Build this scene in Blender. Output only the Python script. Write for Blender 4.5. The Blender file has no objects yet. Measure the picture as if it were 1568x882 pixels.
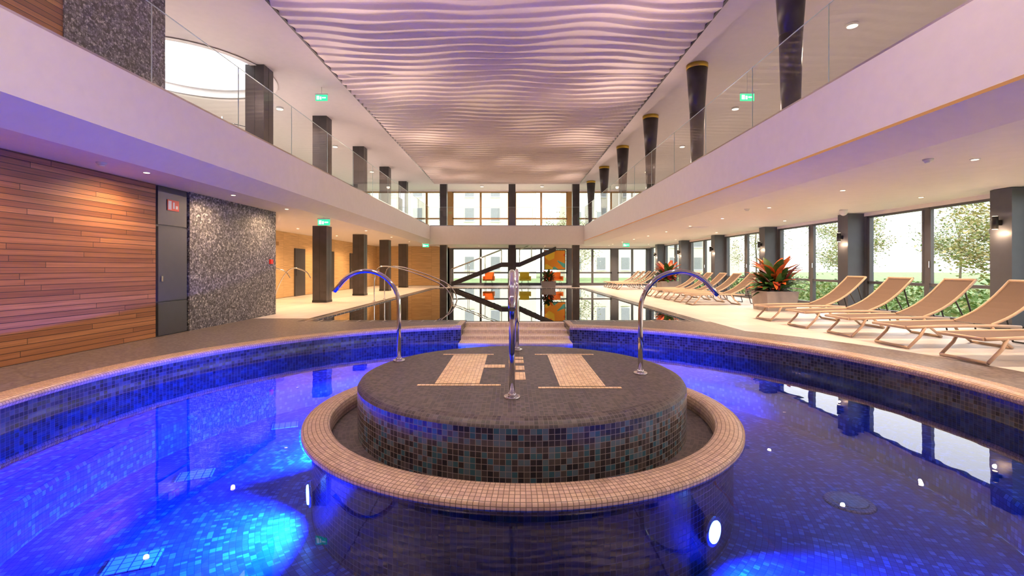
import bpy, math, random
from mathutils import Vector, Matrix
from mathutils.geometry import tessellate_polygon
random.seed(7)
scene=bpy.context.scene
COL=scene.collection
pi=math.pi

# ------------------------------------------------------------------ materials
def newmat(name):
    m=bpy.data.materials.new(name); m.use_nodes=True
    nt=m.node_tree; nt.nodes.clear()
    out=nt.nodes.new('ShaderNodeOutputMaterial')
    return m,nt,out
def N(nt,t,**kw):
    n=nt.nodes.new(t)
    for k,v in kw.items():
        setattr(n,k,v)
    return n
def link(nt,a,b): nt.links.new(a,b)
def math_(nt,op,a,b=None,c=None):
    n=N(nt,'ShaderNodeMath',operation=op)
    for i,x in enumerate((a,b,c)):
        if x is None: continue
        if hasattr(x,'type') or hasattr(x,'is_linked'): link(nt,x,n.inputs[i])
        else: n.inputs[i].default_value=x
    return n.outputs[0]
def c4(c): return (c[0],c[1],c[2],1)
def ramp(nt,fac,stops,interp='LINEAR'):
    r=N(nt,'ShaderNodeValToRGB'); r.color_ramp.interpolation=interp
    el=r.color_ramp.elements
    while len(el)<len(stops): el.new(0.5)
    for e,(p,c) in zip(el,stops):
        e.position=p; e.color=c4(c)
    link(nt,fac,r.inputs[0]); return r.outputs[0]
def mixc(nt,fac,a,b,mode='MIX'):
    n=N(nt,'ShaderNodeMix',data_type='RGBA',blend_type=mode)
    for i,x in ((0,fac),(6,a),(7,b)):
        if hasattr(x,'is_linked'): link(nt,x,n.inputs[i])
        elif i==0: n.inputs[i].default_value=x
        else: n.inputs[i].default_value=c4(x)
    return n.outputs[2]
def bump(nt,h,strength,dist=0.01):
    b=N(nt,'ShaderNodeBump'); b.inputs['Strength'].default_value=strength; b.inputs['Distance'].default_value=dist
    link(nt,h,b.inputs['Height']); return b.outputs[0]

def plain(name,col,rough=0.5,metal=0.0,noise=0.06,nscale=6,spec=0.5,bmp=0.0):
    m,nt,out=newmat(name)
    p=N(nt,'ShaderNodeBsdfPrincipled')
    uv=N(nt,'ShaderNodeTexCoord')
    nz=N(nt,'ShaderNodeTexNoise'); nz.inputs['Scale'].default_value=nscale; nz.inputs['Detail'].default_value=4
    link(nt,uv.outputs['Object'],nz.inputs['Vector'])
    d=[max(0,c*(1-noise)) for c in col]; l=[min(1,c*(1+noise)) for c in col]
    link(nt,ramp(nt,nz.outputs[0],[(0.3,d),(0.7,l)]),p.inputs['Base Color'])
    p.inputs['Roughness'].default_value=rough; p.inputs['Metallic'].default_value=metal
    p.inputs['Specular IOR Level'].default_value=spec
    if bmp: link(nt,bump(nt,nz.outputs[0],bmp),p.inputs['Normal'])
    link(nt,p.outputs[0],out.inputs[0]); return m
def emit(name,col,s):
    m,nt,out=newmat(name)
    e=N(nt,'ShaderNodeEmission'); e.inputs[0].default_value=c4(col); e.inputs[1].default_value=s
    link(nt,e.outputs[0],out.inputs[0]); return m

def mosaic_nodes(nt,size,cols,grout,gw=0.07,aspect=1.0):
    uv=N(nt,'ShaderNodeUVMap'); 
    sc=N(nt,'ShaderNodeVectorMath',operation='MULTIPLY'); sc.inputs[1].default_value=(1/size/aspect,1/size,1)
    link(nt,uv.outputs[0],sc.inputs[0])
    fl=N(nt,'ShaderNodeVectorMath',operation='FLOOR'); link(nt,sc.outputs[0],fl.inputs[0])
    fr=N(nt,'ShaderNodeVectorMath',operation='FRACTION'); link(nt,sc.outputs[0],fr.inputs[0])
    wn=N(nt,'ShaderNodeTexWhiteNoise',noise_dimensions='2D'); link(nt,fl.outputs[0],wn.inputs['Vector'])
    n=len(cols); stops=[(i/n,c) for i,c in enumerate(cols)]
    col=ramp(nt,wn.outputs['Value'],stops,'CONSTANT')
    sp=N(nt,'ShaderNodeSeparateXYZ'); link(nt,fr.outputs[0],sp.inputs[0])
    ax=math_(nt,'ABSOLUTE',math_(nt,'SUBTRACT',sp.outputs[0],0.5))
    ay=math_(nt,'ABSOLUTE',math_(nt,'SUBTRACT',sp.outputs[1],0.5))
    mx=math_(nt,'MAXIMUM',ax,ay)
    mask=math_(nt,'LESS_THAN',mx,0.5-gw)
    return mixc(nt,mask,grout,col),mask,wn
def mosaic(name,size,cols,grout,gw=0.07,rough=0.2,aspect=1.0,bmp=0.5,spec=0.5):
    m,nt,out=newmat(name)
    col,mask,wn=mosaic_nodes(nt,size,cols,grout,gw,aspect)
    p=N(nt,'ShaderNodeBsdfPrincipled')
    link(nt,col,p.inputs['Base Color'])
    link(nt,math_(nt,'MULTIPLY_ADD',mask,rough-0.6,0.6),p.inputs['Roughness'])
    p.inputs['Specular IOR Level'].default_value=spec
    link(nt,bump(nt,mask,bmp,0.003),p.inputs['Normal'])
    link(nt,p.outputs[0],out.inputs[0]); return m

def wood(name,cols,row=0.085,length=1.7,rough=0.5):
    m,nt,out=newmat(name)
    uv=N(nt,'ShaderNodeUVMap'); sp=N(nt,'ShaderNodeSeparateXYZ'); link(nt,uv.outputs[0],sp.inputs[0])
    v=math_(nt,'DIVIDE',sp.outputs[1],row); rowi=math_(nt,'FLOOR',v); rf=math_(nt,'FRACT',v)
    w1=N(nt,'ShaderNodeTexWhiteNoise',noise_dimensions='1D'); link(nt,rowi,w1.inputs['W'])
    u=math_(nt,'DIVIDE',math_(nt,'MULTIPLY_ADD',w1.outputs['Value'],7.3,sp.outputs[0]),length)
    ui=math_(nt,'FLOOR',u); uf=math_(nt,'FRACT',u)
    cb=N(nt,'ShaderNodeCombineXYZ'); link(nt,ui,cb.inputs[0]); link(nt,rowi,cb.inputs[1])
    w2=N(nt,'ShaderNodeTexWhiteNoise',noise_dimensions='2D'); link(nt,cb.outputs[0],w2.inputs['Vector'])
    n=len(cols)
    base=ramp(nt,w2.outputs['Value'],[(i/(n-1),c) for i,c in enumerate(cols)])
    cg=N(nt,'ShaderNodeCombineXYZ'); link(nt,math_(nt,'MULTIPLY',sp.outputs[0],1.2),cg.inputs[0]); link(nt,math_(nt,'MULTIPLY',sp.outputs[1],40),cg.inputs[1]); link(nt,math_(nt,'MULTIPLY',w2.outputs['Value'],50),cg.inputs[2])
    nz=N(nt,'ShaderNodeTexNoise'); nz.inputs['Scale'].default_value=1.0; nz.inputs['Detail'].default_value=6; link(nt,cg.outputs[0],nz.inputs['Vector'])
    g=ramp(nt,nz.outputs[0],[(0.3,(0.66,0.62,0.60)),(0.7,(1,1,1))])
    col=mixc(nt,1.0,base,g,'MULTIPLY')
    gap=math_(nt,'LESS_THAN',rf,0.10 if row<0.5 else 0.004); gap2=math_(nt,'LESS_THAN',uf,0.003)
    gg=math_(nt,'MAXIMUM',gap,gap2)
    col=mixc(nt,gg,col,(0.03,0.014,0.007))
    p=N(nt,'ShaderNodeBsdfPrincipled'); link(nt,col,p.inputs['Base Color']); p.inputs['Roughness'].default_value=rough
    link(nt,bump(nt,math_(nt,'SUBTRACT',1.0,gg),0.6,0.01),p.inputs['Normal'])
    link(nt,p.outputs[0],out.inputs[0]); return m

def pebble(name):
    m,nt,out=newmat(name)
    uv=N(nt,'ShaderNodeUVMap')
    vo=N(nt,'ShaderNodeTexVoronoi',feature='F1'); vo.inputs['Scale'].default_value=26; vo.inputs['Randomness'].default_value=0.7
    link(nt,uv.outputs[0],vo.inputs['Vector'])
    ve=N(nt,'ShaderNodeTexVoronoi',feature='DISTANCE_TO_EDGE'); ve.inputs['Scale'].default_value=26; ve.inputs['Randomness'].default_value=0.7
    link(nt,uv.outputs[0],ve.inputs['Vector'])
    sp=N(nt,'ShaderNodeSeparateColor'); link(nt,vo.outputs['Color'],sp.inputs[0])
    col=ramp(nt,sp.outputs[0],[(0,(0.06,0.06,0.07)),(0.22,(0.14,0.14,0.16)),(0.50,(0.25,0.25,0.28)),(0.84,(0.44,0.44,0.46))],'CONSTANT')
    mask=math_(nt,'GREATER_THAN',ve.outputs['Distance'],0.06)
    col=mixc(nt,mask,(0.06,0.06,0.065),col)
    p=N(nt,'ShaderNodeBsdfPrincipled'); link(nt,col,p.inputs['Base Color']); p.inputs['Roughness'].default_value=0.5
    link(nt,bump(nt,ve.outputs['Distance'],0.4,0.02),p.inputs['Normal'])
    link(nt,p.outputs[0],out.inputs[0]); return m

def clear(name,tint,r0,rough=0.0,wave=0.0,wscale=2.0,refl=(1,1,1),power=5.0):
    m,nt,out=newmat(name)
    lw=N(nt,'ShaderNodeLayerWeight'); lw.inputs['Blend'].default_value=0.5
    f=math_(nt,'POWER',lw.outputs['Facing'],power)
    f=math_(nt,'MULTIPLY_ADD',f,1-r0,r0)
    t=N(nt,'ShaderNodeBsdfTransparent'); t.inputs[0].default_value=c4(tint)
    g=N(nt,'ShaderNodeBsdfGlossy'); g.inputs['Roughness'].default_value=rough; g.inputs['Color'].default_value=c4(refl)
    if wave:
        tc=N(nt,'ShaderNodeTexCoord')
        nz=N(nt,'ShaderNodeTexNoise'); nz.inputs['Scale'].default_value=wscale; nz.inputs['Detail'].default_value=2
        link(nt,tc.outputs['Object'],nz.inputs['Vector'])
        b=bump(nt,nz.outputs[0],wave,0.05); link(nt,b,g.inputs['Normal'])
    mx=N(nt,'ShaderNodeMixShader'); link(nt,f,mx.inputs[0]); link(nt,t.outputs[0],mx.inputs[1]); link(nt,g.outputs[0],mx.inputs[2])
    link(nt,mx.outputs[0],out.inputs[0]); return m

M_white=plain('white_plaster',(0.83,0.79,0.77),0.6,noise=0.02)
M_ceil=plain('ceiling_plaster',(0.70,0.65,0.63),0.7,noise=0.02)
M_wave=plain('wave_panel_plaster',(0.78,0.70,0.66),0.5,noise=0.02)
M_dark=plain('dark_column_lacquer',(0.055,0.048,0.05),0.3,noise=0.2,nscale=3)
M_frame=plain('anthracite_frame',(0.10,0.105,0.115),0.4)
M_pil=plain('pilaster_grey',(0.09,0.10,0.12),0.45)
M_door=plain('anthracite_door_paint',(0.05,0.052,0.06),0.35)
M_gold=plain('gold_cap',(0.55,0.38,0.05),0.35,metal=0.6)
M_bframe=plain('bronze_frame',(0.34,0.19,0.06),0.4)
M_steel=plain('polished_steel',(0.75,0.74,0.74),0.08,metal=1.0,noise=0.02)
M_wood=wood('teak_cladding',[(0.26,0.10,0.034),(0.36,0.15,0.05),(0.42,0.18,0.06),(0.52,0.24,0.085)],row=0.078,length=2.4,rough=0.55)
M_goldwall=wood('golden_panel',[(0.74,0.52,0.26),(0.78,0.56,0.29)],row=4.0,length=1.4)
M_peb=pebble('pebble_mosaic')
M_isl_top=mosaic('island_top_mosaic',0.036,[(0.058,0.046,0.045),(0.085,0.068,0.065),(0.11,0.088,0.083),(0.046,0.038,0.039)],(0.15,0.125,0.12),0.07,0.45)
M_isl_side=mosaic('island_side_mosaic',0.046,[(0.04,0.036,0.042),(0.07,0.062,0.066),(0.10,0.088,0.088),(0.05,0.14,0.18),(0.028,0.028,0.036),(0.12,0.18,0.22)],(0.30,0.26,0.24),0.05,0.2)
M_cop=mosaic('tan_coping_mosaic',0.036,[(0.58,0.41,0.29),(0.64,0.46,0.33),(0.51,0.35,0.25)],(0.18,0.12,0.085),0.07,0.3)
M_inlay=mosaic('cream_inlay_mosaic',0.04,[(0.86,0.60,0.32),(0.92,0.68,0.40),(0.74,0.48,0.24)],(0.42,0.27,0.15),0.05,0.3)
M_wallT=mosaic('pool_wall_mosaic',0.046,[(0.018,0.022,0.038),(0.028,0.033,0.055),(0.012,0.015,0.025),(0.045,0.062,0.095)],(0.08,0.07,0.075),0.06,0.15)
M_poolF=mosaic('pool_floor_mosaic',0.046,[(0.05,0.10,0.26),(0.08,0.15,0.36),(0.035,0.075,0.20),(0.06,0.12,0.30),(0.20,0.32,0.58)],(0.03,0.05,0.14),0.05,0.3)
M_basin=mosaic('basin_mosaic',0.05,[(0.02,0.022,0.03),(0.03,0.035,0.045),(0.015,0.02,0.025)],(0.05,0.05,0.05),0.06,0.2)
M_edge=mosaic('pool_edge_grate',0.10,[(0.015,0.017,0.03),(0.02,0.025,0.05)],(0.35,0.33,0.33),0.06,0.25,aspect=3)
M_step=mosaic('pale_step_mosaic',0.04,[(0.72,0.58,0.47),(0.78,0.63,0.51),(0.66,0.52,0.42)],(0.46,0.37,0.3),0.05,0.3)
M_grate=mosaic('white_jet_grid',0.075,[(0.75,0.78,0.85)],(0.05,0.08,0.2),0.06,0.3)
M_glass=clear('balustrade_glass',(0.93,0.97,0.95),0.06)
M_wglass=clear('window_glass',(0.97,0.98,0.98),0.03)
M_water=clear('spa_water',(0.14,0.34,1.0),0.028,0.0,0.05,1.5,power=5.2)
M_water2=clear('lap_pool_water',(0.55,0.62,0.65),0.12,0.0,0.02,0.8,power=2.4)
M_lum=emit('lamp_warm',(1,0.76,0.50),6)
M_led=emit('led_strip_orange',(1,0.42,0.18),0.45)
M_blue=emit('underwater_lamp',(0.55,0.8,1),20)
M_green=emit('exit_green',(0.05,0.85,0.35),1.3)
M_signw=emit('exit_white',(0.8,1,0.9),2.0)
M_red=plain('red_plastic',(0.7,0.03,0.02),0.4)
M_wplastic=plain('white_plastic',(0.8,0.8,0.8),0.4)
M_lframe=plain('lounger_frame_beige',(0.60,0.46,0.34),0.4)
M_black=plain('black_metal',(0.02,0.02,0.02),0.4)
M_soil=plain('soil',(0.05,0.03,0.02),0.9,noise=0.4,nscale=40)
M_planter=plain('planter_stone',(0.30,0.27,0.26),0.6)
M_lg=plain('leaf_green',(0.04,0.12,0.03),0.35,noise=0.4,nscale=9)
M_lo=plain('leaf_orange',(0.85,0.16,0.04),0.35,noise=0.3,nscale=9)
M_lr=plain('leaf_darkred',(0.22,0.03,0.03),0.35,noise=0.4,nscale=9)
M_grass=plain('lawn_grass',(0.24,0.34,0.13),0.9,noise=0.4,nscale=2)
M_shr=plain('shrub_leaf',(0.13,0.24,0.05),0.6,noise=0.5,nscale=1.5)
M_shr2=plain('shrub_leaf_pale',(0.36,0.42,0.16),0.6,noise=0.4,nscale=1.5)
M_aut=plain('autumn_leaf',(0.50,0.42,0.18),0.6,noise=0.3,nscale=1)
M_aut2=plain('autumn_leaf_green',(0.32,0.38,0.18),0.6,noise=0.3,nscale=1)
M_bark=plain('bark',(0.22,0.18,0.14),0.9,noise=0.4,nscale=8)
M_bld=plain('facade_render',(0.85,0.77,0.66),0.8)
M_bwin=plain('facade_window',(0.34,0.35,0.36),0.15)
M_orange=plain('orange_upholstery',(0.8,0.22,0.03),0.7)
M_yellow=plain('yellow_upholstery',(0.75,0.6,0.05),0.7)
M_gedge=plain('glass_edge',(0.55,0.68,0.66),0.2)

def fabric():
    m,nt,out=newmat('lounger_mesh_fabric')
    uv=N(nt,'ShaderNodeTexCoord')
    ck=N(nt,'ShaderNodeTexChecker'); ck.inputs['Scale'].default_value=120
    link(nt,uv.outputs['Object'],ck.inputs['Vector'])
    ck.inputs[1].default_value=(0.20,0.14,0.11,1); ck.inputs[2].default_value=(0.10,0.075,0.06,1)
    p=N(nt,'ShaderNodeBsdfPrincipled'); link(nt,ck.outputs[0],p.inputs['Base Color']); p.inputs['Roughness'].default_value=0.8
    link(nt,p.outputs[0],out.inputs[0]); return m
M_fab=fabric()
def art():
    m,nt,out=newmat('abstract_art')
    uv=N(nt,'ShaderNodeTexCoord'); v=N(nt,'ShaderNodeTexVoronoi'); v.inputs['Scale'].default_value=2.2
    link(nt,uv.outputs['Object'],v.inputs['Vector'])
    sp=N(nt,'ShaderNodeSeparateColor'); link(nt,v.outputs['Color'],sp.inputs[0])
    c=ramp(nt,sp.outputs[0],[(0,(0.9,0.35,0.03)),(0.3,(0.95,0.65,0.05)),(0.6,(0.8,0.12,0.04)),(0.8,(0.1,0.5,0.45))],'CONSTANT')
    p=N(nt,'ShaderNodeBsdfPrincipled'); link(nt,c,p.inputs['Base Color']); link(nt,p.outputs[0],out.inputs[0]); return m
M_art=art()

PC=(0.05,5.22)  # centre of the round pool
def deckmat():
    m,nt,out=newmat('deck_tiles')
    dark,mask,_=mosaic_nodes(nt,0.04,[(0.10,0.082,0.08),(0.14,0.118,0.112),(0.175,0.147,0.14),(0.085,0.07,0.07)],(0.19,0.16,0.155),0.07)
    light,mask2,_=mosaic_nodes(nt,0.6,[(0.72,0.69,0.68),(0.75,0.72,0.71),(0.70,0.67,0.66)],(0.50,0.47,0.46),0.008)
    tc=N(nt,'ShaderNodeTexCoord'); sp=N(nt,'ShaderNodeSeparateXYZ'); link(nt,tc.outputs['Object'],sp.inputs[0])
    dx=math_(nt,'SUBTRACT',sp.outputs[0],PC[0]); dy=math_(nt,'SUBTRACT',sp.outputs[1],PC[1])
    r=math_(nt,'SQRT',math_(nt,'ADD',math_(nt,'MULTIPLY',dx,dx),math_(nt,'MULTIPLY',dy,dy)))
    a=math_(nt,'LESS_THAN',r,6.1)
    b=math_(nt,'MULTIPLY',math_(nt,'LESS_THAN',sp.outputs[0],-3.5),math_(nt,'LESS_THAN',sp.outputs[1],11.6))
    c=math_(nt,'MULTIPLY',math_(nt,'LESS_THAN',math_(nt,'ABSOLUTE',sp.outputs[0]),4.6),math_(nt,'LESS_THAN',sp.outputs[1],10.92))
    f=math_(nt,'MAXIMUM',math_(nt,'MAXIMUM',a,b),c)
    col=mixc(nt,f,light,dark)
    p=N(nt,'ShaderNodeBsdfPrincipled'); link(nt,col,p.inputs['Base Color']); p.inputs['Roughness'].default_value=0.38
    link(nt,p.outputs[0],out.inputs[0]); return m
M_deck=deckmat()

# ------------------------------------------------------------------ mesh builder
class MB:
    def __init__(s): s.v=[];s.f=[];s.m=[];s.uv=[];s.sm=[];s.mats=[]
    def mi(s,mat):
        if mat not in s.mats: s.mats.append(mat)
        return s.mats.index(mat)
    def face(s,ids,mat,uv=None,sm=False):
        s.f.append(tuple(ids)); s.m.append(s.mi(mat)); s.uv.append(uv); s.sm.append(sm)
    def box(s,x0,x1,y0,y1,z0,z1,mat,T=None):
        b=len(s.v)
        for z in (z0,z1):
            for (x,y) in ((x0,y0),(x1,y0),(x1,y1),(x0,y1)):
                p=Vector((x,y,z))
                if T: p=T@p
                s.v.append(tuple(p))
        for q in ((3,2,1,0),(4,5,6,7),(0,1,5,4),(1,2,6,5),(2,3,7,6),(3,0,4,7)):
            s.face([b+i for i in q],mat)
    def quad(s,pts,mat,uv=None):
        b=len(s.v); s.v+= [tuple(p) for p in pts]; s.face(range(b,b+len(pts)),mat,uv)
    def cyl(s,cx,cy,z0,z1,r0,r1,mat,n=24,capmat=None):
        b=len(s.v)
        for i in range(n):
            a=2*pi*i/n; s.v.append((cx+r0*math.cos(a),cy+r0*math.sin(a),z0))
        for i in range(n):
            a=2*pi*i/n; s.v.append((cx+r1*math.cos(a),cy+r1*math.sin(a),z1))
        for i in range(n):
            j=(i+1)%n; s.face((b+i,b+j,b+n+j,b+n+i),mat,None,True)
        s.face([b+i for i in range(n)][::-1],capmat or mat); s.face([b+n+i for i in range(n)],capmat or mat)
    def tube(s,path,r,mat,n=10):
        P=[Vector(p) for p in path]; b=len(s.v); up=None
        for i,p in enumerate(P):
            t=(P[min(i+1,len(P)-1)]-P[max(i-1,0)]).normalized()
            if up is None:
                up=Vector((0,0,1)) if abs(t.z)<0.9 else Vector((0,1,0))
            sd=t.cross(up).normalized(); up=sd.cross(t).normalized()
            for k in range(n):
                a=2*pi*k/n; s.v.append(tuple(p+sd*math.cos(a)*r+up*math.sin(a)*r))
        for i in range(len(P)-1):
            for k in range(n):
                j=(k+1)%n; s.face((b+i*n+k,b+i*n+j,b+(i+1)*n+j,b+(i+1)*n+k),mat,None,True)
        s.face([b+k for k in range(n)][::-1],mat); s.face([b+(len(P)-1)*n+k for k in range(n)],mat)
    def sweep(s,prof,cx,cy,a0,a1,n,mats,sm=True):
        rref=sum(p[0] for p in prof)/len(prof)
        vl=[0]
        for i in range(1,len(prof)): vl.append(vl[-1]+math.dist(prof[i],prof[i-1]))
        b=len(s.v); k=len(prof)
        for i in range(n+1):
            a=a0+(a1-a0)*i/n
            for (r,z) in prof: s.v.append((cx+r*math.cos(a),cy+r*math.sin(a),z))
        for i in range(n):
            u0=(a0+(a1-a0)*i/n)*rref; u1=(a0+(a1-a0)*(i+1)/n)*rref
            for j in range(k-1):
                mm=mats[j] if isinstance(mats,(list,tuple)) else mats
                s.face((b+i*k+j,b+(i+1)*k+j,b+(i+1)*k+j+1,b+i*k+j+1),mm,[(u0,vl[j]),(u1,vl[j]),(u1,vl[j+1]),(u0,vl[j+1])],sm)
    def prismy(s,poly,y0,y1,mat):
        b=len(s.v); n=len(poly)
        for y in (y0,y1):
            for (x,z) in poly: s.v.append((x,y,z))
        for i in range(n):
            j=(i+1)%n; s.face((b+i,b+j,b+n+j,b+n+i),mat)
        s.face([b+i for i in range(n)],mat); s.face([b+n+i for i in range(n)][::-1],mat)
    def fill(s,loops,z,mat):
        b=len(s.v); L=[[Vector((x,y,0)) for x,y in l] for l in loops]
        for l in loops:
            for x,y in l: s.v.append((x,y,z))
        for t in tessellate_polygon(L):
            p=[s.v[b+i] for i in t]
            cr=(p[1][0]-p[0][0])*(p[2][1]-p[0][1])-(p[1][1]-p[0][1])*(p[2][0]-p[0][0])
            ids=[b+i for i in t]
            if cr<0: ids=ids[::-1]
            s.face(ids,mat)
    def build(s,name,parent=None,loc=None):
        me=bpy.data.meshes.new(name); me.from_pydata(s.v,[],s.f); 
        for m in s.mats: me.materials.append(m)
        uvl=me.uv_layers.new(name='UVMap')
        me.polygons.foreach_set('material_index',s.m); me.polygons.foreach_set('use_smooth',s.sm)
        for p in me.polygons:
            u=s.uv[p.index]
            nx,ny,nz=abs(p.normal.x),abs(p.normal.y),abs(p.normal.z)
            for k,li in enumerate(p.loop_indices):
                if u: uvl.data[li].uv=u[k]
                else:
                    c=me.vertices[me.loops[li].vertex_index].co
                    if nz>=nx and nz>=ny: uvl.data[li].uv=(c.x,c.y)
                    elif nx>=ny: uvl.data[li].uv=(c.y,c.z)
                    else: uvl.data[li].uv=(c.x,c.z)
        me.update()
        o=bpy.data.objects.new(name,me); COL.objects.link(o)
        if loc: o.location=loc
        if parent: o.parent=parent
        return o
def inst(o,name,loc,rz=0,sc=1):
    d=bpy.data.objects.new(name,o.data); COL.objects.link(d); d.location=loc; d.rotation_euler=(0,0,rz); d.scale=(sc,sc,sc); return d
def box_obj(name,*a):
    b=MB(); b.box(*a); return b.build(name)

# ------------------------------------------------------------------ dimensions
ZS=2.75; ZF=3.83; ZC=6.7
XL=-5.07; XR=4.45
YB=-4.0; YE=33.0
XRW=9.7
R_IN=4.86; R_OUT=5.16
WZ=-0.30; FZ=-1.05
GX0,GX1=-1.08,1.22
PX0,PX1,PY0,PY1=-4.7,4.2,11.2,28.6

# ------------------------------------------------------------------ floor
aR=math.atan2(math.sqrt(R_OUT**2-(GX1-PC[0])**2),GX1-PC[0])
aL=math.atan2(math.sqrt(R_OUT**2-(GX0-PC[0])**2),GX0-PC[0])
hole=[]
n=120
for i in range(n+1):
    a=aL+(2*pi+aR-aL)*i/n
    hole.append((PC[0]+R_OUT*math.cos(a),PC[1]+R_OUT*math.sin(a)))
ex=0.30
hole+=[(GX1,PY0-ex),(PX1+ex,PY0-ex),(PX1+ex,PY1+ex),(PX0-ex,PY1+ex),(PX0-ex,PY0-ex),(GX0,PY0-ex)]
b=MB(); b.fill([[(-11,YB),(XRW+0.2,YB),(XRW+0.2,YE+0.2),(-11,YE+0.2)],hole],0.0,M_deck)
b.build('floor')

gL=math.atan2(math.sqrt(R_IN**2-(GX0-PC[0])**2),GX0-PC[0]); gR=math.atan2(math.sqrt(R_IN**2-(GX1-PC[0])**2),GX1-PC[0])
b=MB()
b.sweep([(R_IN,-0.06),(R_IN,-0.62),(4.32,-0.66),(4.30,-0.70),(4.30,FZ)],PC[0],PC[1],gL,2*pi+gR,160,[M_wallT,M_poolF,M_poolF,M_poolF])
b.sweep([(4.30,FZ),(1.9,FZ)],PC[0],PC[1],0,2*pi,120,M_poolF)
b.sweep([(R_IN,-0.27),(R_IN,FZ)],PC[0],PC[1],gR,gL,20,M_wallT)
b.sweep([(4.30,FZ),(4.30,-0.66),(R_IN,-0.62)],PC[0],PC[1],gR,gL,20,M_poolF)
b.build('round_pool_basin')
b=MB()
b.sweep([(R_IN,-0.06),(R_IN-0.015,-0.03),(R_IN,0.005),(R_IN+0.05,0.022),(R_OUT-0.06,0.03),(R_OUT,0.0)],PC[0],PC[1],gL,2*pi+gR,160,M_cop)
b.build('round_pool_coping')
b=MB()
yg0=PC[1]+math.sqrt(R_IN**2-1.2**2)
for (x0,x1,s) in ((GX0-0.12,GX0,1),(GX1,GX1+0.12,-1)):
    b.box(x0,x1,yg0+0.02,PY0-ex-0.005,-0.6,-0.005,M_wallT)
    b.box(x0,x1,yg0+0.02,PY0-ex-0.005,-0.005,0.024,M_cop)
b.build('gap_cheek')
b=MB()
b.box(GX0+0.002,GX1-0.002,yg0-0.50,yg0+0.02,-0.60,-0.27,M_step)
b.box(GX0+0.002,GX1-0.002,yg0+0.02,yg0+0.45,-0.6,-0.20,M_step)
b.box(GX0+0.002,GX1-0.002,yg0+0.45,PY0-ex-0.005,-0.6,-0.12,M_step)
b.box(GX0+0.002,GX1-0.002,PY0-ex-0.005,PY0-0.02,-0.6,-0.03,M_step)
b.build('passage_steps')
b=MB(); b.sweep([(2.20,WZ),(R_IN,WZ)],PC[0],PC[1],0,2*pi,128,M_water,False)
w=b.build('round_pool_water')

b=MB()
b.fill([[(PX0,PY0),(PX1,PY0),(PX1,PY1),(PX0,PY1)]],-1.45,M_basin)
for (p,q) in (((PX0,PY0),(PX1,PY0)),((PX1,PY0),(PX1,PY1)),((PX1,PY1),(PX0,PY1)),((PX0,PY1),(PX0,PY0))):
    b.quad([(p[0],p[1],-1.45),(q[0],q[1],-1.45),(q[0],q[1],-0.30),(p[0],p[1],-0.30)],M_basin)
b.build('lap_pool_basin')
b=MB()
b.box(PX0-ex,PX0,PY0-ex,PY1+ex,-0.3,0.004,M_edge); b.box(PX1,PX1+ex,PY0-ex,PY1+ex,-0.3,0.004,M_edge)
b.box(PX0,PX1,PY1,PY1+ex,-0.3,0.004,M_edge)
b.box(PX0,GX0,PY0-ex,PY0,-0.3,0.004,M_edge); b.box(GX1,PX1,PY0-ex,PY0,-0.3,0.004,M_edge)
b.build('lap_pool_edge')
b=MB(); b.fill([[(PX0,PY0-0.01),(PX1,PY0-0.01),(PX1,PY1),(PX0,PY1)]],-0.02,M_water2); b.build('lap_pool_water')

# ------------------------------------------------------------------ island
IC=(0.10,5.23)
b=MB()
n=96; ids=len(b.v)
b.v+=[(IC[0]+1.62*math.cos(2*pi*i/n),IC[1]+1.62*math.sin(2*pi*i/n),0.11) for i in range(n)]
b.face(range(ids,ids+n),M_isl_top)
b.sweep([(1.62,0.11),(1.67,0.105),(1.71,0.085),(1.73,0.05)],IC[0],IC[1],0,2*pi,n,M_isl_top)
b.sweep([(1.73,0.05),(1.73,-0.40)],IC[0],IC[1],0,2*pi,n,M_isl_side)
b.sweep([(1.73,-0.40),(1.98,-0.40)],IC[0],IC[1],0,2*pi,n,M_isl_top)
b.sweep([(1.98,-0.40),(1.98,-0.250),(2.00,-0.230),(2.09,-0.230),(2.20,-0.250),(2.235,-0.265),(2.235,-0.31)],IC[0],IC[1],0,2*pi,n,M_cop)
b.sweep([(2.235,-0.31),(2.14,-0.34),(2.14,FZ)],IC[0],IC[1],0,2*pi,n,[M_cop,M_wallT])
z0,z1=0.108,0.1135
def inl(x0,x1,y0,y1): b.box(x0,x1,y0,y1,z0,z1,M_inlay)
inl(-0.76,-0.32,4.62,6.12); inl(0.46,0.90,4.52,6.12)
inl(-0.92,-0.11,4.54,4.59); inl(-0.90,-0.24,6.15,6.20)
inl(0.25,1.04,4.44,4.49); inl(0.30,1.07,6.15,6.20)
inl(-0.32,-0.08,5.36,5.52)
inl(-0.02,0.14,4.78,5.12); inl(0.04,0.14,5.24,5.46); inl(-0.04,0.14,5.62,5.80); inl(0.0,0.14,5.86,6.0)
b.build('pool_island')
lampang=[-48,-152,165,55,118]
for k,ad in enumerate(lampang):
    a=math.radians(ad); cx=IC[0]+2.15*math.cos(a); cy=IC[1]+2.15*math.sin(a)
    T=Matrix.Translation((cx,cy,-0.78))@Matrix.Rotation(a,4,'Z')@Matrix.Rotation(pi/2,4,'Y')
    m2=MB(); m2.cyl(0,0,-0.005,0.03,0.12,0.11,M_steel,24); m2.cyl(0,0,0.03,0.04,0.085,0.08,M_blue,24)
    m2.v=[tuple(T@Vector(p)) for p in m2.v]; m2.build('underwater_lamp')
for i,(x,y) in enumerate(((-2.95,3.66),(-3.5,5.2),(-3.3,6.84),(2.6,6.9))):
    m2=MB(); m2.box(-0.17,0.17,-0.12,0.12,0,0.012,M_grate); m2.build('floor_jet_grid',loc=(x,y,FZ)).rotation_euler=(0,0,0.4)
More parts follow.
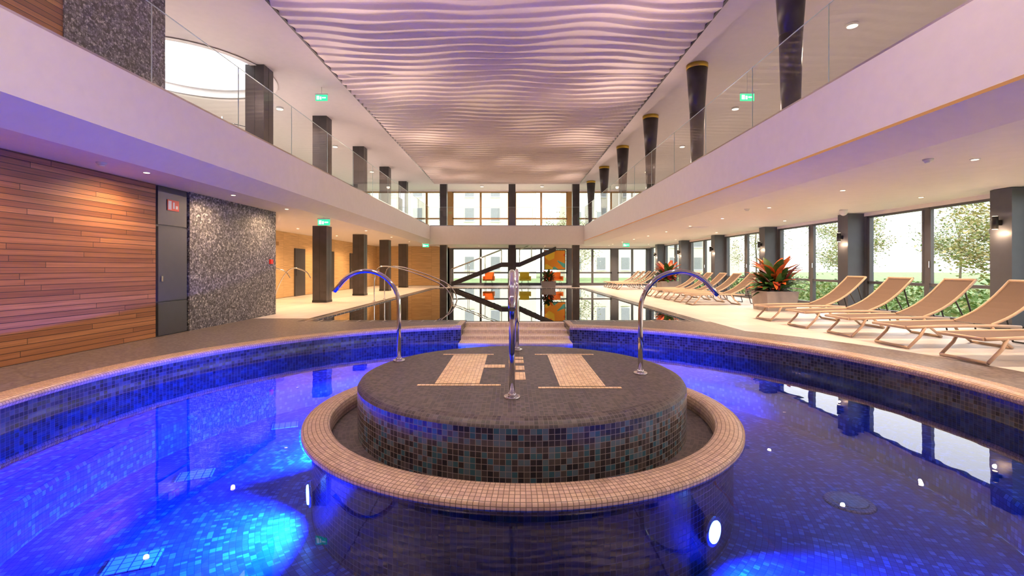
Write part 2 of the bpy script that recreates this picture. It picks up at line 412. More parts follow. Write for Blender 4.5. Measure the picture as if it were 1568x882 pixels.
m2=MB(); m2.cyl(0,0,0,0.02,0.22,0.2,M_cop,28); m2.cyl(0,0,0.02,0.03,0.16,0.15,M_inlay,28); m2.build('pool_floor_drain',loc=(3.3,4.6,FZ))

def railpath(h=1.22,reach=0.8):
    P=[(0,0,0),(0,0,0.4),(0,0,0.68)]
    for t in range(1,17):
        a=pi*t/16*0.80
        P.append((reach*0.52*(1-math.cos(a)),0,0.68+0.42*math.sin(a)))
    x,y,z=P[-1]; P.append((x+0.07,0,z-0.08))
    return P
def grab(x,y,ang):
    b=MB(); b.tube(railpath(),0.026,M_steel,12)
    b.cyl(0,0,0,0.02,0.075,0.07,M_steel,24); b.cyl(0,0,0.02,0.045,0.04,0.034,M_steel,20)
    o=b.build('grab_rail',loc=(x,y,0.1105)); o.rotation_euler=(0,0,ang); return o
grab(-1.38,5.74,pi*0.97); grab(1.38,5.05,-0.02); grab(0.0,4.12,-pi/2); grab(0.07,6.5,pi/2)

# ------------------------------------------------------------------ mezzanine slabs
b=MB(); b.prismy([(XL,ZF),(XL,3.0),(XL-0.4,ZS),(-11.2,ZS),(-11.2,ZF)],YB,YE,M_white); b.build('mezzanine_slab')
b=MB(); b.prismy([(XR,ZF),(XR,2.92),(XR+0.72,ZS),(XRW+0.2,ZS),(XRW+0.2,ZF)],YB,YE,M_white); b.build('mezzanine_slab')
b=MB(); b.box(XL,XR,29.0,YE,2.70,ZF,M_white); b.build('mezzanine_slab')
box_obj('trim_led',XR-0.006,XR+0.02,YB+.1,29,2.905,2.93,M_led)

SK=(-9.0,13.1,2.1)
circ=[(SK[0]+SK[2]*math.cos(2*pi*i/64),SK[1]+SK[2]*0.95*math.sin(2*pi*i/64)) for i in range(64)]
b=MB(); b.fill([[(-11.2,YB),(XRW+0.2,YB),(XRW+0.2,YE+.2),(-11.2,YE+.2)],circ],ZC,M_ceil)
b.fill([[(-11.2,YB),(XRW+0.2,YB),(XRW+0.2,YE+.2),(-11.2,YE+.2)],circ],ZC+0.25,M_ceil)
b.build('ceiling')
b=MB(); b.sweep([(SK[2],ZC-0.03),(SK[2],ZC+0.8)],SK[0],SK[1],0,2*pi,64,M_white); b.sweep([(SK[2]-.05,ZC-0.03),(SK[2]+.12,ZC-0.03)],SK[0],SK[1],0,2*pi,64,M_white)
b.build('skylight')
# curved steel rail of the stairwell below the skylight
b=MB()
for zz in (4.35,4.60,4.85,5.10):
    b.tube([(-8.9+1.7*math.cos(math.radians(t)),13.0+1.7*math.sin(math.radians(t)),zz+0.10*math.sin(math.radians(t*2))) for t in range(-170,61,10)],0.016,M_steel,8)
for t in range(-170,61,46):
    b.tube([(-8.9+1.7*math.cos(math.radians(t)),13.0+1.7*math.sin(math.radians(t)),ZF),(-8.9+1.7*math.cos(math.radians(t)),13.0+1.7*math.sin(math.radians(t)),5.14)],0.02,M_steel,8)
b.build('curved_railing')

def wz(x,y):
    ph=y/0.375+0.24*math.sin(x*0.85+y*0.62)+0.17*math.sin(x*1.8-y*0.9+1.3)+0.06*math.sin(x*3.3+y*2.1)
    f=ph-math.floor(ph)
    prof=(f/0.18) if f<0.18 else (1-(f-0.18)/0.82)
    prof=max(0,prof)
    if f<0.18: prof=prof*prof*(3-2*prof)
    amp=0.088*(0.85+0.30*math.sin(x*1.0-y*0.9+0.4)+0.20*math.sin(x*2.2+y*1.3))
    bay=((y-8.6)%4.25)
    if bay<0.10: return 0.0
    return -max(0.018,amp)*prof
WX0,WX1=-4.8,4.2; nx=90; wy0,wy1=5.0,29.0; ny=1350
b=MB()
for j in range(ny+1):
    y=wy0+(wy1-wy0)*j/ny
    for i in range(nx+1):
        x=WX0+(WX1-WX0)*i/nx
        b.v.append((x,y,6.54+wz(x,y)))
for j in range(ny):
    for i in range(nx):
        a=j*(nx+1)+i; b.face((a,a+nx+1,a+nx+2,a+1),M_wave,None,True)
b.build('ceiling_wave_panel')
b=MB()
b.box(WX0-0.05,WX0,wy0,wy1,6.50,ZC,M_dark); b.box(WX1,WX1+0.05,wy0,wy1,6.50,ZC,M_dark)
b.box(WX0,WX1,wy1,wy1+0.05,6.42,ZC,M_white); b.box(WX0,WX1,wy0-0.05,wy0,6.42,ZC,M_white)
b.build('trim_wave_panel')

# ------------------------------------------------------------------ walls
XW=-6.4
b=MB(); b.box(XW-0.2,XW,YB,8.445,0,ZS-0.002,M_wood); b.build('wall_left')
b=MB(); b.box(XW-0.2,XW,YB,6.7,ZF,ZC,M_wood); b.build('wall_left_mezzanine')
b=MB(); b.box(XW-0.25,XW+0.02,9.305,12.7,0,ZS,M_peb); b.box(-11,XW-0.25,12.5,12.7,0,ZS,M_peb); b.build('wall_pebble')
b=MB(); b.box(XW-0.25,XW+0.02,6.7,8.65,ZF,ZC,M_peb); b.box(-11,XW-0.25,8.45,8.65,ZF,ZC,M_peb); b.build('wall_pebble_mezzanine')
b=MB(); b.box(XW-0.2,XW-0.03,8.45,9.3,0,ZS,M_door); b.box(XW-0.03,XW+0.005,8.5,9.25,0.02,0.62,M_door)
b.box(XW-0.03,XW+0.005,8.5,9.25,0.64,2.0,M_door); b.box(XW-0.03,XW+0.0,8.5,9.25,2.04,ZS-0.02,M_door)
b.box(XW-0.01,XW+0.02,8.56,8.6,1.0,1.1,M_steel); b.build('door_1')
b=MB(); b.box(XW+0.006,XW+0.012,8.72,9.02,2.32,2.52,M_red)
b.box(XW+0.012,XW+0.014,8.74,8.82,2.34,2.50,M_wplastic); b.box(XW+0.012,XW+0.014,8.86,8.90,2.36,2.48,M_wplastic); b.box(XW+0.012,XW+0.014,8.93,8.99,2.36,2.42,M_wplastic); b.build('fire_hose_sign')
b=MB(); b.box(XW+0.02,XW+0.07,12.35,12.47,1.35,1.47,M_red); b.cyl(XW+0.045,12.41,1.47,1.475,0.01,0.01,M_wplastic,8); b.build('fire_call_point')
b=MB(); b.box(-9.7,-9.5,12.7,YE,0,ZS,M_goldwall); b.build('wall_left_rear')
b=MB(); b.box(-9.5,-9.42,13.5,19,2.15,2.3,M_bframe); b.build('trim_beam')
for yy in (20.5,24.0,27.5):
    b=MB(); b.box(-9.5,-9.45,yy,yy+1.0,0,2.1,M_door); b.box(-9.46,-9.42,yy+0.08,yy+0.12,0.9,1.2,M_steel); b.build('door_2' if yy<21 else ('door_3' if yy<25 else 'door_4'))
b=MB(); 
b.box(-11.2,-11,8.65,YE,ZF,4.3,M_white); b.box(-11.2,-11,8.65,YE,6.2,ZC,M_white)
for yy in [9]+[12.9+4.25*k for k in range(5)]: b.box(-11.2,-11,yy-0.35,yy+0.35,4.3,6.2,M_white)
b.build('wall_left_upper')
b=MB(); b.box(-11.2,XRW+0.2,YB-0.2,YB,-0.1,ZC,M_white); b.build('wall_back')
PIL=[0.4+4.25*k for k in range(8)]
b=MB()
b.box(XRW,XRW+0.2,YB,YE,0,0.10,M_pil); b.box(XRW,XRW+0.2,YB,YE,2.66,ZS,M_white); b.box(XRW,XRW+0.2,YB,YE,ZF,ZC,M_white)
for yp in PIL: b.box(XRW,XRW+0.2,yp-0.28,yp+0.28,0.10,2.66,M_pil)
b.box(XRW,XRW+0.2,YB,0.0-3.6,0.1,2.66,M_white); b.box(XRW,XRW+0.2,32.8,YE,0.1,2.66,M_pil)
b.build('wall_right')
for yp in PIL:
    b=MB(); b.box(XRW-0.45,XRW-0.003,yp-0.2,yp+0.2,0,ZS-0.01,M_pil); b.build('pilaster')
wn=1
def window_y(x,y0,y1,z0,z1,mulls,trans,name,fm=M_frame):
    b=MB(); t=0.05; d=0.10
    b.box(x,x+d,y0,y0+t,z0,z1,fm); b.box(x,x+d,y1-t,y1,z0,z1,fm); b.box(x,x+d,y0,y1,z0,z0+t,fm); b.box(x,x+d,y0,y1,z1-t,z1,fm)
    for my in mulls: b.box(x-0.01,x+d,my-0.07,my+0.07,z0,z1,fm)
    if trans: b.box(x,x+d,y0,y1,trans-0.035,trans+0.035,fm)
    for my in mulls:
        b.box(x-0.05,x-0.035,my-0.10,my-0.08,1.25,1.40,M_steel)
        for (a,c) in ((y0+t,my-0.07),(my+0.07,y1-t)):
            zz0=(trans or z0)+0.035; 
            b.box(x-0.02,x+0.06,a,a+0.05,zz0,z1-t,fm); b.box(x-0.02,x+0.06,c-0.05,c,zz0,z1-t,fm)
            b.box(x+0.061,x+0.1,a+0.05,a+0.08,zz0,z1-t,M_wplastic)
    b.quad([(x+0.05,y0,z0),(x+0.05,y1,z0),(x+0.05,y1,z1),(x+0.05,y0,z1)],M_wglass)
    return b.build(name)
edges=[-3.6]+sum([[p-0.28,p+0.28] for p in PIL],[])+[32.8]
for k in range(0,len(edges),2):
    y0,y1=edges[k],edges[k+1]
    window_y(XRW+0.03,y0,y1,0.10,2.66,[(y0+y1)/2] if y1-y0>3 else [],0.85,'window_%d'%wn); wn+=1
for k in range(5):
    y0=(9 if k==0 else 12.9+4.25*(k-1))+0.35; y1=12.9+4.25*k-0.35
    window_y(-11.15,y0,y1,4.3,6.2,[(y0+y1)/2],None,'window_%d'%wn,M_wplastic); wn+=1
b=MB()
b.box(-11.2,-4.4,YE,YE+.2,0,ZS,M_goldwall); b.box(-4.4,XRW+.2,YE,YE+.2,0,0.1,M_pil)
b.box(-4.4,XRW+.2,YE,YE+.2,2.62,3.9,M_white); b.box(-11.2,-4.4,YE,YE+.2,ZS,3.9,M_white); b.box(-11.2,XRW+.2,YE,YE+.2,6.6,ZC,M_white)
colsx=[-11,-7.6,-4.4,0,4.1,7.2,9.7]
for cx in colsx: b.box(cx-0.2,cx+0.2,YE,YE+.2,3.9,6.6,M_bframe)
for cx in colsx[2:]: b.box(cx-0.2,cx+0.2,YE,YE+.2,0.1,2.62,M_pil)
b.build('wall_end')
def window_x(y,x0,x1,z0,z1,mulls,trans,name,fm):
    b=MB(); t=0.09; d=0.1
    b.box(x0,x0+t,y,y+d,z0,z1,fm); b.box(x1-t,x1,y,y+d,z0,z1,fm); b.box(x0,x1,y,y+d,z0,z0+t,fm); b.box(x0,x1,y,y+d,z1-t,z1,fm)
    for mx in mulls: b.box(mx-0.07,mx+0.07,y-0.01,y+d,z0,z1,fm)
    if trans: b.box(x0,x1,y,y+d,trans-0.05,trans+0.05,fm)
    b.quad([(x0,y+.05,z0),(x1,y+.05,z0),(x1,y+.05,z1),(x0,y+.05,z1)],M_wglass)
    return b.build(name)
for i in range(len(colsx)-1):
    x0,x1=colsx[i]+0.2,colsx[i+1]-0.2
    window_x(YE+0.03,x0,x1,3.9,6.6,[(x0+x1)/2],4.7,'window_%d'%wn,M_bframe); wn+=1
    if i>=2: window_x(YE+0.03,x0,x1,0.1,2.62,[(x0+x1)/2],0.9,'window_%d'%wn,M_frame); wn+=1

# ------------------------------------------------------------------ columns
def sqcol(name,x,y,z0,z1,s=0.25):
    b=MB(); b.box(x-s,x+s,y-s,y+s,z0,z1,M_dark)
    b.box(x-s-0.012,x+s+0.012,y-s-0.012,y+s+0.012,z0,z0+0.08,M_black)
    b.box(x-0.006,x+0.006,y-s-0.004,y-s+0.01,z0+0.08,z1,M_black); b.box(x+s-0.01,x+s+0.004,y-0.006,y+0.006,z0+0.08,z1,M_black)
    return b.build(name)
for yy in (17.1,21.35,25.6,29.85): sqcol('column',-6.9,yy,0,ZS)
for yy in (12.85,17.1,21.35,25.6,29.85): sqcol('column',-6.9,yy,ZF,ZC)
for xx in (-4.4,0.0,4.1):
    sqcol('column',xx,30.3,0,2.70,0.22); sqcol('column',xx,30.3,ZF,ZC,0.22)
for k in range(6):
    y=8.4+4.25*k; b=MB()
    b.cyl(4.98,y,ZF,5.4,0.15,0.19,M_dark,28); b.cyl(4.98,y,5.4,ZC-0.12,0.19,0.27,M_dark,28); b.cyl(4.98,y,ZC-0.12,ZC,0.275,0.28,M_gold,28)
    b.build('tapered_column')

# ------------------------------------------------------------------ balustrades
def balu(axis,c,a0,a1,z0=ZF,h=1.16,step=2.12):
    b=MB()
    n=int((a1-a0)/step)+1
    def P(u,z,o=0): return (c+o,u,z) if axis=='y' else (u,c+o,z)
    for i in range(n):
        s=a0+i*step; e=min(a1,s+step-0.015)
        if e-s<0.2: continue
        b.quad([P(s,z0,0),P(e,z0,0),P(e,z0+h,0),P(s,z0+h,0)],M_glass)
        for (u0,u1,q0,q1) in ((s,e,z0+h,z0+h+0.012),(e-0.010,e,z0,z0+h)):
            if axis=='y': b.box(c-0.006,c+0.006,u0,u1,q0,q1,M_gedge)
            else: b.box(u0,u1,c-0.006,c+0.006,q0,q1,M_gedge)
    if axis=='y': b.box(c-0.03,c+0.03,a0,a1,z0,z0+0.04,M_steel)
    else: b.box(a0,a1,c-0.03,c+0.03,z0,z0+0.04,M_steel)
    return b.build('glass_balustrade')
balu('y',XL-0.05,YB+0.1,29.0); balu('y',XR+0.05,YB+0.1,29.0); balu('x',29.06,XL,XR)

# ------------------------------------------------------------------ stairs
b=MB()
ys0,ys1=30.9,31.9
def flight(x0,z0,x1,z1):
    n=9; dx=(x1-x0)/n; dz=(z1-z0)/n
    for yy in (ys0,ys1):
        T=0.15
        k=len(b.v)
        for (x,z) in ((x0,z0-T),(x1,z1-T),(x1,z1+T),(x0,z0+T)):
            b.v.append((x,yy-0.03,z)); b.v.append((x,yy+0.03,z))
        for q in ((0,2,4,6),(7,5,3,1),(0,1,3,2),(2,3,5,4),(4,5,7,6),(6,7,1,0)): b.face([k+i for i in q],M_dark)
        b.tube([(x0,yy,z0+1.0),(x1,yy,z1+1.0)],0.025,M_steel,8)
        for i in range(0,n+1,3): b.tube([(x0+dx*i,yy,z0+dz*i),(x0+dx*i,yy,z0+dz*i+1.0)],0.015,M_steel,6)
    for i in range(n): b.box(x0+dx*i,x0+dx*(i+1),ys0,ys1,z0+dz*(i+0.5)-0.03,z0+dz*(i+0.5)+0.02,M_dark)
flight(-4.0,0.16,-0.7,1.45); b.box(-0.7,0.5,ys0,ys1,1.30,1.60,M_dark); flight(0.5,1.45,2.9,2.50)
b.build('staircase')

# ------------------------------------------------------------------ loungers
b=MB(); W=0.33
def curve_back(t):
    return (1.32+0.92*t, 0.37+0.66*t-0.10*math.sin(pi*t))
for s in (-1,1):
    y=s*W
    b.tube([(0,y,0.33),(0.5,y,0.35),(1.35,y,0.36),(1.75,y,0.34)],0.024,M_lframe,8)
    b.tube([(0.30,y,0.35),(0.22,y,0.20),(0.04,y,0.02)],0.022,M_lframe,8)
    b.tube([(1.30,y,0.35),(1.40,y,0.20),(1.62,y,0.02)],0.022,M_lframe,8)
    b.tube([(curve_back(i/8)[0],y*0.94,curve_back(i/8)[1]) for i in range(9)],0.022,M_lframe,8)
    b.tube([(curve_back(.6)[0],y*0.94,curve_back(.6)[1]),(2.05,y*0.94,0.30),(1.75,y,0.34)],0.014,M_black,6)
    b.tube([(curve_back(.8)[0],y*0.9,curve_back(.8)[1]),(2.28,y*0.9,0.02)],0.014,M_black,6)
b.tube([(0,-W,0.33),(0,W,0.33)],0.024,M_lframe,8); b.tube([(0.04,-W,0.022),(0.04,W,0.022)],0.022,M_lframe,8)
b.tube([(1.62,-W,0.022),(1.62,W,0.022)],0.022,M_lframe,8); b.tube([(2.24,-W*.94,1.03),(2.24,W*.94,1.03)],0.024,M_lframe,8)
b.tube([(2.28,-W*.9,0.02),(2.28,W*.9,0.02)],0.014,M_black,6)
b.box(0.03,1.32,-W+0.02,W-0.02,0.345,0.352,M_fab)
for i in range(8):
    x0,z0=curve_back(i/8); x1,z1=curve_back((i+1)/8); w=W*.94-0.01
    b.quad([(x0,-w,z0),(x1,-w,z1),(x1,w,z1),(x0,w,z0)],M_fab)
lg=b.build('sun_lounger',loc=(6.05,6.35,0))
for (x,y) in ((6.05,7.55),(6.05,8.75),(6.0,9.95),(6.0,11.3),(6.0,16.0),(6.0,17.2),(6.0,18.4),(6.0,19.6),(6.0,20.8),(6.0,27.0),(6.0,28.2),(6.0,29.4),(6.0,30.6)):
    inst(lg,'sun_lounger',(x,y,0),random.uniform(-0.03,0.03))

# ------------------------------------------------------------------ plants
def leaf(b,base,dirv,L,Wd,mat,droop=0.5):
    d=Vector(dirv).normalized(); side=d.cross(Vector((0,0,1)))
    if side.length<0.05: side=Vector((1,0,0))
    side.normalize(); k=len(b.v); n=5; p=Vector(base); st=L/n
    for i in range(n+1):
        t=i/n; w=Wd*math.sin(pi*min(0.97,0.12+0.86*t))**0.8
        up=side.cross(d).normalized()
        b.v.append(tuple(p-side*w+up*w*0.25)); b.v.append(tuple(p)); b.v.append(tuple(p+side*w+up*w*0.25))
        d=(d+Vector((0,0,-droop/n))).normalized(); p=p+d*st
    for i in range(n):
        q=k+3*i
        b.face((q,q+1,q+4,q+3),mat,None,True); b.face((q+1,q+2,q+5,q+4),mat,None,True)
def plant(x,y,w=0.45,sc=1.0):
    b=MB()
    k=len(b.v)
    h=0.42*sc
    for (s,z) in ((0.88*w,0),(w,h),(w*0.92,h),(w*0.90,h-0.04)):
        for (sx,sy) in ((-1,-1),(1,-1),(1,1),(-1,1)): b.v.append((sx*s,sy*s,z))
    for r in range(3):
        for i in range(4):
            j=(i+1)%4; b.face((k+4*r+i,k+4*r+j,k+4*r+4+j,k+4*r+4+i),M_planter)
    b.face((k+3,k+2,k+1,k),M_planter); b.face((k+12,k+13,k+14,k+15),M_soil)
    for i in range(110):
        a=random.uniform(0,2*pi); r=random.uniform(0,0.28)*sc; el=random.uniform(0.15,1.3)
        z=h-0.02+random.uniform(0,0.28)*sc
        m=random.choice([M_lg,M_lg,M_lg,M_lr,M_lo])
        Ln=random.uniform(0.35,0.55)*sc
        leaf(b,(r*math.cos(a),r*math.sin(a),z),(math.cos(a)*math.cos(el),math.sin(a)*math.cos(el),math.sin(el)),Ln,random.uniform(0.05,0.08)*sc,m,0.8)
    for i in range(20):
        a=random.uniform(0,2*pi); el=random.uniform(0.5,1.3); r=0.12
        leaf(b,(r*math.cos(a),r*math.sin(a),h+0.32*sc),(math.cos(a)*math.cos(el),math.sin(a)*math.cos(el),math.sin(el)),0.52*sc,0.10*sc,random.choice([M_lo,M_lo,M_lg]),0.5)
    return b.build('potted_croton',loc=(x,y,0))
plant(7.75,13.9,0.46,1.35); plant(8.0,24.2,0.44,1.35); plant(2.3,29.7,0.45,0.95)

# ------------------------------------------------------------------ background furniture
def armchair(x,y,mat,rz):
    b=MB()
    for (sx,sy) in ((-.25,-.25),(.25,-.25),(.25,.25),(-.25,.25)): b.tube([(sx*1.15,sy*1.15,0),(sx*.8,sy*.8,0.36)],0.015,M_black,6)
    b.box(-.32,.32,-.32,.32,0.36,0.46,mat); b.box(-.32,.32,.26,.36,0.44,0.95,mat); b.box(-.38,-.30,-.3,.34,0.36,0.66,mat); b.box(.30,.38,-.3,.34,0.36,0.66,mat)
    o=b.build('armchair',loc=(x,y,0)); o.rotation_euler=(0,0,rz)
    m=o.modifiers.new('bevel','BEVEL'); m.width=0.03; m.segments=2
armchair(0.9,32.45,M_yellow,0.1); armchair(-1.6,32.45,M_orange,-0.1); armchair(3.1,32.4,M_orange,0.15)
b=MB(); b.box(2.3,3.7,32.90,32.96,1.15,2.45,M_art); b.box(2.25,3.75,32.96,32.99,1.1,2.5,M_black); b.build('abstract_painting')

def polyrail(pts,name,r=0.022):
    P=[Vector(p) for p in pts]
    for _ in range(3):
        Q=[P[0]]
        for i in range(len(P)-1): Q+= [P[i]*0.75+P[i+1]*0.25,P[i]*0.25+P[i+1]*0.75]
        Q.append(P[-1]); P=Q
    b=MB(); b.tube(P,r,M_steel,10); b.cyl(pts[0][0],pts[0][1],pts[0][2],pts[0][2]+0.02,0.06,0.055,M_steel,16); return b.build(name)
for yy in (17.4,18.8):
    polyrail([(-5.1,yy,0.0),(-5.1,yy,1.15),(-4.7,yy,1.38),(-3.4,yy,1.0),(-2.2,yy,0.45),(-2.15,yy,-0.9)],'pool_handrail')
for (xx) in (-8.3,-7.6):
    polyrail([(xx-0.5,16.0,0.0),(xx-0.45,16.0,0.45),(xx,16.0,1.3),(xx+0.6,16.0,1.15),(xx+0.75,16.0,0.9)],'stair_handrail')

# ------------------------------------------------------------------ small fittings
def exit_sign(x,y,z,ztop,s=1.0):
    b=MB(); b.box(-0.16*s,0.16*s,-0.015,0.015,-0.08*s,0.08*s,M_green)
    b.box(-0.13*s,-0.06*s,-0.02,-0.015,-0.05*s,0.05*s,M_signw); b.box(0.02*s,0.12*s,-0.02,-0.015,-0.015*s,0.015*s,M_signw); b.box(-0.04*s,0.0,-0.02,-0.015,-0.05*s,0.03*s,M_signw)
    b.box(-0.17*s,0.17*s,-0.025,0.025,0.08*s,0.11*s,M_wplastic); b.tube([(0,0,0.11*s),(0,0,ztop-z)],0.008,M_wplastic,6)
    b.build('exit_sign',loc=(x,y,z))
exit_sign(-5.75,14.2,6.38,ZC,1.1); exit_sign(6.5,13,5.96,ZC,1.2); exit_sign(-5.6,14,2.6,ZS,1.1); exit_sign(-5.25,28.6,2.6,ZS,1.2); exit_sign(6.8,28,2.6,ZS,1.2)
def detector(x,y,z):
    b=MB(); b.cyl(0,0,-0.03,0,0.055,0.065,M_wplastic,20); b.cyl(0,0,-0.055,-0.03,0.03,0.045,M_wplastic,20); b.build('smoke_detector',loc=(x,y,z))
detector(-5.85,6.7,ZS); detector(5.75,6.5,ZS); detector(6.0,12,ZS); detector(-7.5,14,ZC)
b=MB(); b.cyl(0,0,-0.04,0,0.09,0.09,M_wplastic,20)
b.sweep([(0.09,-0.04),(0.085,-0.09),(0.06,-0.13),(0.02,-0.15),(0.001,-0.152)],0,0,0,2*pi,20,M_wplastic); b.build('dome_camera',loc=(8.6,12.2,ZS))
b=MB(); b.box(-0.3,0.3,-0.3,0.3,-0.012,0,M_wplastic); b.box(-0.24,0.24,-0.24,0.24,-0.02,-0.012,M_white); b.build('ceiling_access_panel',loc=(6.9,17.5,ZS))

b=MB(); b.cyl(0,0,-0.008,0,0.055,0.06,M_wplastic,20); b.cyl(0,0,-0.010,-0.008,0.04,0.04,M_lum,20)
dl=b.build('recessed_downlight',loc=(6.4,6.5,ZS))
def lamp(name,kind,loc,power,color,rad=0.05,rot=None,angle=None,blend=0.6):
    l=bpy.data.lights.new(name,kind); l.energy=power; l.color=color; l.shadow_soft_size=rad
    o=bpy.data.objects.new(name,l); o.location=loc
    if rot: o.rotation_euler=rot
    if angle: l.spot_size=math.radians(angle); l.spot_blend=blend
    COL.objects.link(o); return o
def aim(o,t): o.rotation_euler=(Vector(t)-Vector(o.location)).to_track_quat('-Z','Y').to_euler()
WARM=(1.0,0.62,0.36)
for k in range(-1,10):
    y=6.5+2.6*k
    if k!=0: inst(dl,'recessed_downlight',(6.4,y,ZS))
    lamp('downlight','SPOT',(6.4,y,ZS-0.03),300,WARM,0.04,(0,0,0),150,0.8)
for k in range(5):
    y=10.0+5*k
    inst(dl,'recessed_downlight',(8.7,y,ZS)); lamp('downlight','SPOT',(8.7,y,ZS-0.03),170,WARM,0.04,(0,0,0),150,0.8)
for y in (0.5,2.8,5.1,7.4,9.7,12.0):
    inst(dl,'recessed_downlight',(-5.75,y,ZS)); o=lamp('downlight','SPOT',(-5.75,y,ZS-0.03),125,(1,0.64,0.36),0.04,(0,0,0),150,0.8); aim(o,(-6.1,y,0.8))
for (x,y) in ((-8.2,14.5),(-8.2,18),(-8.2,22),(-8.2,26),(-8.2,30),(-5.9,15),(-5.9,19),(-5.9,23),(-5.9,27)):
    inst(dl,'recessed_downlight',(x,y,ZS)); lamp('downlight','SPOT',(x,y,ZS-0.03),290,(1,0.60,0.30),0.04,(0,0,0),150,0.8)
for (x,y) in ((-2.2,31.3),(2.2,31.3),(6.5,31.5)):
    lamp('downlight','SPOT',(x,y,2.66),300,WARM,0.04,(0,0,0),150,0.8); inst(dl,'recessed_downlight',(x,y,2.70 if x<4 else ZS))
for (x,y) in ((-2.6,1.8),(2.6,1.8),(-2.6,4.2),(2.6,4.2)):  # added fill spots above the view, brightening island and near water
    inst(dl,'recessed_downlight',(x,y,ZC),0,2.0)
    lamp('downlight','SPOT',(x,y,ZC-0.05),370,(1,0.76,0.60),0.08,(0,0,0),125,0.9)
for x in (-1.2,1.4):
    b=MB(); b.cyl(0,0,-0.16,0,0.06,0.06,M_wplastic,16); b.cyl(0,0,-0.165,-0.16,0.045,0.045,M_lum,16)
    b.build('ceiling_spotlight',loc=(x,8.66,6.54)); lamp('spotlight','SPOT',(x,8.66,6.34),300,(1,0.78,0.58),0.06,(math.radians(12),0,0),55,0.7)
b=MB(); b.cyl(0,0,-0.06,0,0.12,0.12,M_wplastic,24); b.cyl(0,0,-0.065,-0.06,0.10,0.10,M_lum,24)  # added lamps, put on the mezzanine ceilings for warm bounce light
ml=b.build('added_ceiling_lamp',loc=(-7.9,10.2,ZC)); firstm=True
for (x,y) in ((-7.9,10.2),(-7.9,16),(-7.9,21),(-7.9,26.5),(-2,31.3),(2,31.3),(7.6,4),(7.6,10.5),(7.6,16),(7.6,21),(7.6,26.5),(-5.6,3.0)):
    if not firstm: inst(ml,'added_ceiling_lamp',(x,y,ZC))
    firstm=False
    lamp('mezzanine_fill_light','SPOT',(x,y,ZC-0.10),(360 if x<3 else 190),(1,0.66,0.58) if x<3 else (1,0.78,0.64),0.10,(0,0,0),165,0.9)
for yp in PIL[2:]:
    b=MB(); b.cyl(0,0,-0.12,0.12,0.05,0.05,M_black,16); b.cyl(0,0,-0.125,-0.12,0.04,0.04,M_lum,16); b.cyl(0,0,0.12,0.125,0.04,0.04,M_lum,16); b.box(0.03,0.105,-0.03,0.03,-0.05,0.05,M_black)
    b.build('wall_sconce',loc=(XRW-0.56,yp-0.0,2.1))
    lamp('sconce_light','POINT',(XRW-0.56,yp,1.90),8,WARM,0.03)
# underwater blue
BL=(0.005,0.075,1.0)
for k,(ad,pw) in enumerate(zip(lampang,(480,3000,3100,1900,1600))):
    a=math.radians(ad); r=2.27
    p=(IC[0]+r*math.cos(a),IC[1]+r*math.sin(a),-0.66)
    o=lamp('underwater_light','SPOT',p,pw,BL,0.05,None,126,0.6)
    aim(o,(p[0]+math.cos(a),p[1]+math.sin(a),-1.40))
for y in (10,15,20,25,28.2):  # added uplights hidden behind the slab edge, raking the wave ceiling for relief
    for (x,s) in ((-5.45,1),(4.62,-1)):
        yy=y+ (0.6 if s<0 else 0)
        b=MB(); b.box(-0.05,0.05,-0.09,0.09,0,0.08,M_black); b.box(-0.035,0.035,-0.07,0.07,0.08,0.085,M_lum); 
        b.build('added_wash_uplight',loc=(x,yy,ZF))
        o=lamp('added_wash_light','SPOT',(x,yy,ZF+0.13),430,(1,0.66,0.55),0.05,None,105,0.9)
        aim(o,(s*-0.5,yy-5.0,6.5))

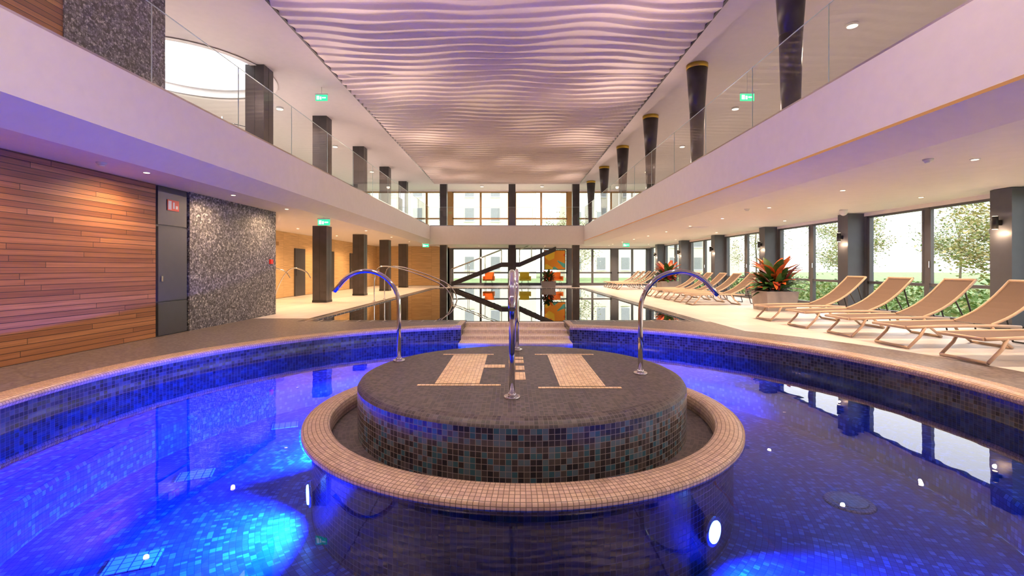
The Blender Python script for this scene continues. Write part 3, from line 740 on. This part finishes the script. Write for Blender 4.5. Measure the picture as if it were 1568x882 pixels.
# ------------------------------------------------------------------ exterior
b=MB(); b.fill([[(-90,-60),(120,-60),(120,140),(-90,140)],[(-11.3,YB-.3),(XRW+.25,YB-.3),(XRW+.25,YE+.25),(-11.3,YE+.25)]],-0.08,M_grass); b.build('lawn')
b=MB()
for i in range(16000):
    y=random.uniform(2,36); x=random.uniform(10.6,13.5); z=random.uniform(-0.05,0.70+0.15*math.sin(y*1.3)+0.12*math.sin(y*3.1))
    a=random.uniform(0,2*pi); s=random.uniform(0.04,0.08)
    u=Vector((math.cos(a),math.sin(a),random.uniform(-.6,.6)))*s; v=Vector((-math.sin(a)*.4,math.cos(a)*.4,random.uniform(.3,1)))*s*0.7
    p=Vector((x,y,z)); b.quad([p-u,p-v,p+u,p+v],random.choice([M_shr,M_shr,M_shr2]))
b.build('shrub_border')
def tree(x,y,h,cr,mats,nl=6000):
    b=MB(); 
    b.tube([(0,0,-0.1),(0.1,0,h*0.3),(0.0,0.1,h*0.6),(0.1,0,h*0.9)],0.09,M_bark,8)
    for i in range(24):
        a=random.uniform(0,2*pi); z=h*random.uniform(0.2,0.8); L=cr*random.uniform(.6,1)
        e=Vector((math.cos(a)*L,math.sin(a)*L,z+L*0.4)); m=Vector((math.cos(a)*L*.5,math.sin(a)*L*.5,z+L*.12))
        b.tube([(0,0,z),m,e],0.018,M_bark,5)
        for j in range(nl//24):
            t=random.random(); c=m.lerp(e,t*1.1)
            p=c+Vector((random.gauss(0,.35),random.gauss(0,.35),random.gauss(0,.32)))*cr*0.42
            aa=random.uniform(0,2*pi); s=random.uniform(.05,.10)
            u=Vector((math.cos(aa),math.sin(aa),random.uniform(-.7,.7)))*s; v=Vector((-math.sin(aa),math.cos(aa),random.uniform(-.7,.7)))*s*.7
            b.quad([p-u,p-v,p+u,p+v],random.choice(mats))
    b.build('tree',loc=(x,y,-0.05))
for (x,y,h,c,m) in ((21,20.5,4.6,2.4,[M_aut,M_aut2,M_aut]),(25.5,21.0,5.2,2.8,[M_aut2,M_aut2,M_aut]),(26,36,5.2,2.6,[M_aut,M_aut2]),(31,44,6,3,[M_aut2]),(19,9,5.0,2.5,[M_aut,M_aut2]),
    (34,30,5,3.0,[M_aut2,M_aut]),(40,42,6,3.5,[M_aut2]),(38,22,5,3.2,[M_aut2,M_aut]),(28,54,7,3.4,[M_aut2,M_aut]),(6,50,7,3.0,[M_aut,M_aut2])):
    tree(x,y,h,c,m)
b=MB(); b.box(-26,3,58,70,-0.1,16,M_bld); b.box(7,30,62,74,-0.1,12,M_bld)
for (x0,x1,yy,top) in ((-25,2,58,15),(8,29,62,11)):
    z=1.0
    while z+1.6<top:
        x=x0
        while x+1.6<x1:
            b.box(x,x+1.1,yy-0.06,yy+0.05,z,z+1.6,M_bwin); b.box(x-0.08,x+1.18,yy-0.12,yy-0.02,z-0.12,z,M_wplastic); x+=3.2
        z+=3.0
b.build('apartment_building')

w=bpy.data.worlds.new('World'); scene.world=w; w.use_nodes=True; nt=w.node_tree
bg=nt.nodes['Background']
tc=N(nt,'ShaderNodeTexCoord'); sp=N(nt,'ShaderNodeSeparateXYZ'); link(nt,tc.outputs['Generated'],sp.inputs[0])
c=ramp(nt,sp.outputs[2],[(0.0,(0.95,0.93,0.92)),(0.5,(0.90,0.93,1.0))])
link(nt,c,bg.inputs[0]); bg.inputs[1].default_value=2.9

cam=bpy.data.cameras.new('camera'); cam.lens=16.53; cam.sensor_width=36; cam.shift_y=-0.0198; cam.clip_start=0.05; cam.clip_end=400
co=bpy.data.objects.new('camera',cam); co.location=(0,0,1.25); co.rotation_euler=(pi/2,0,0); COL.objects.link(co); scene.camera=co
scene.view_settings.view_transform='Standard'
scene.view_settings.exposure=0.2
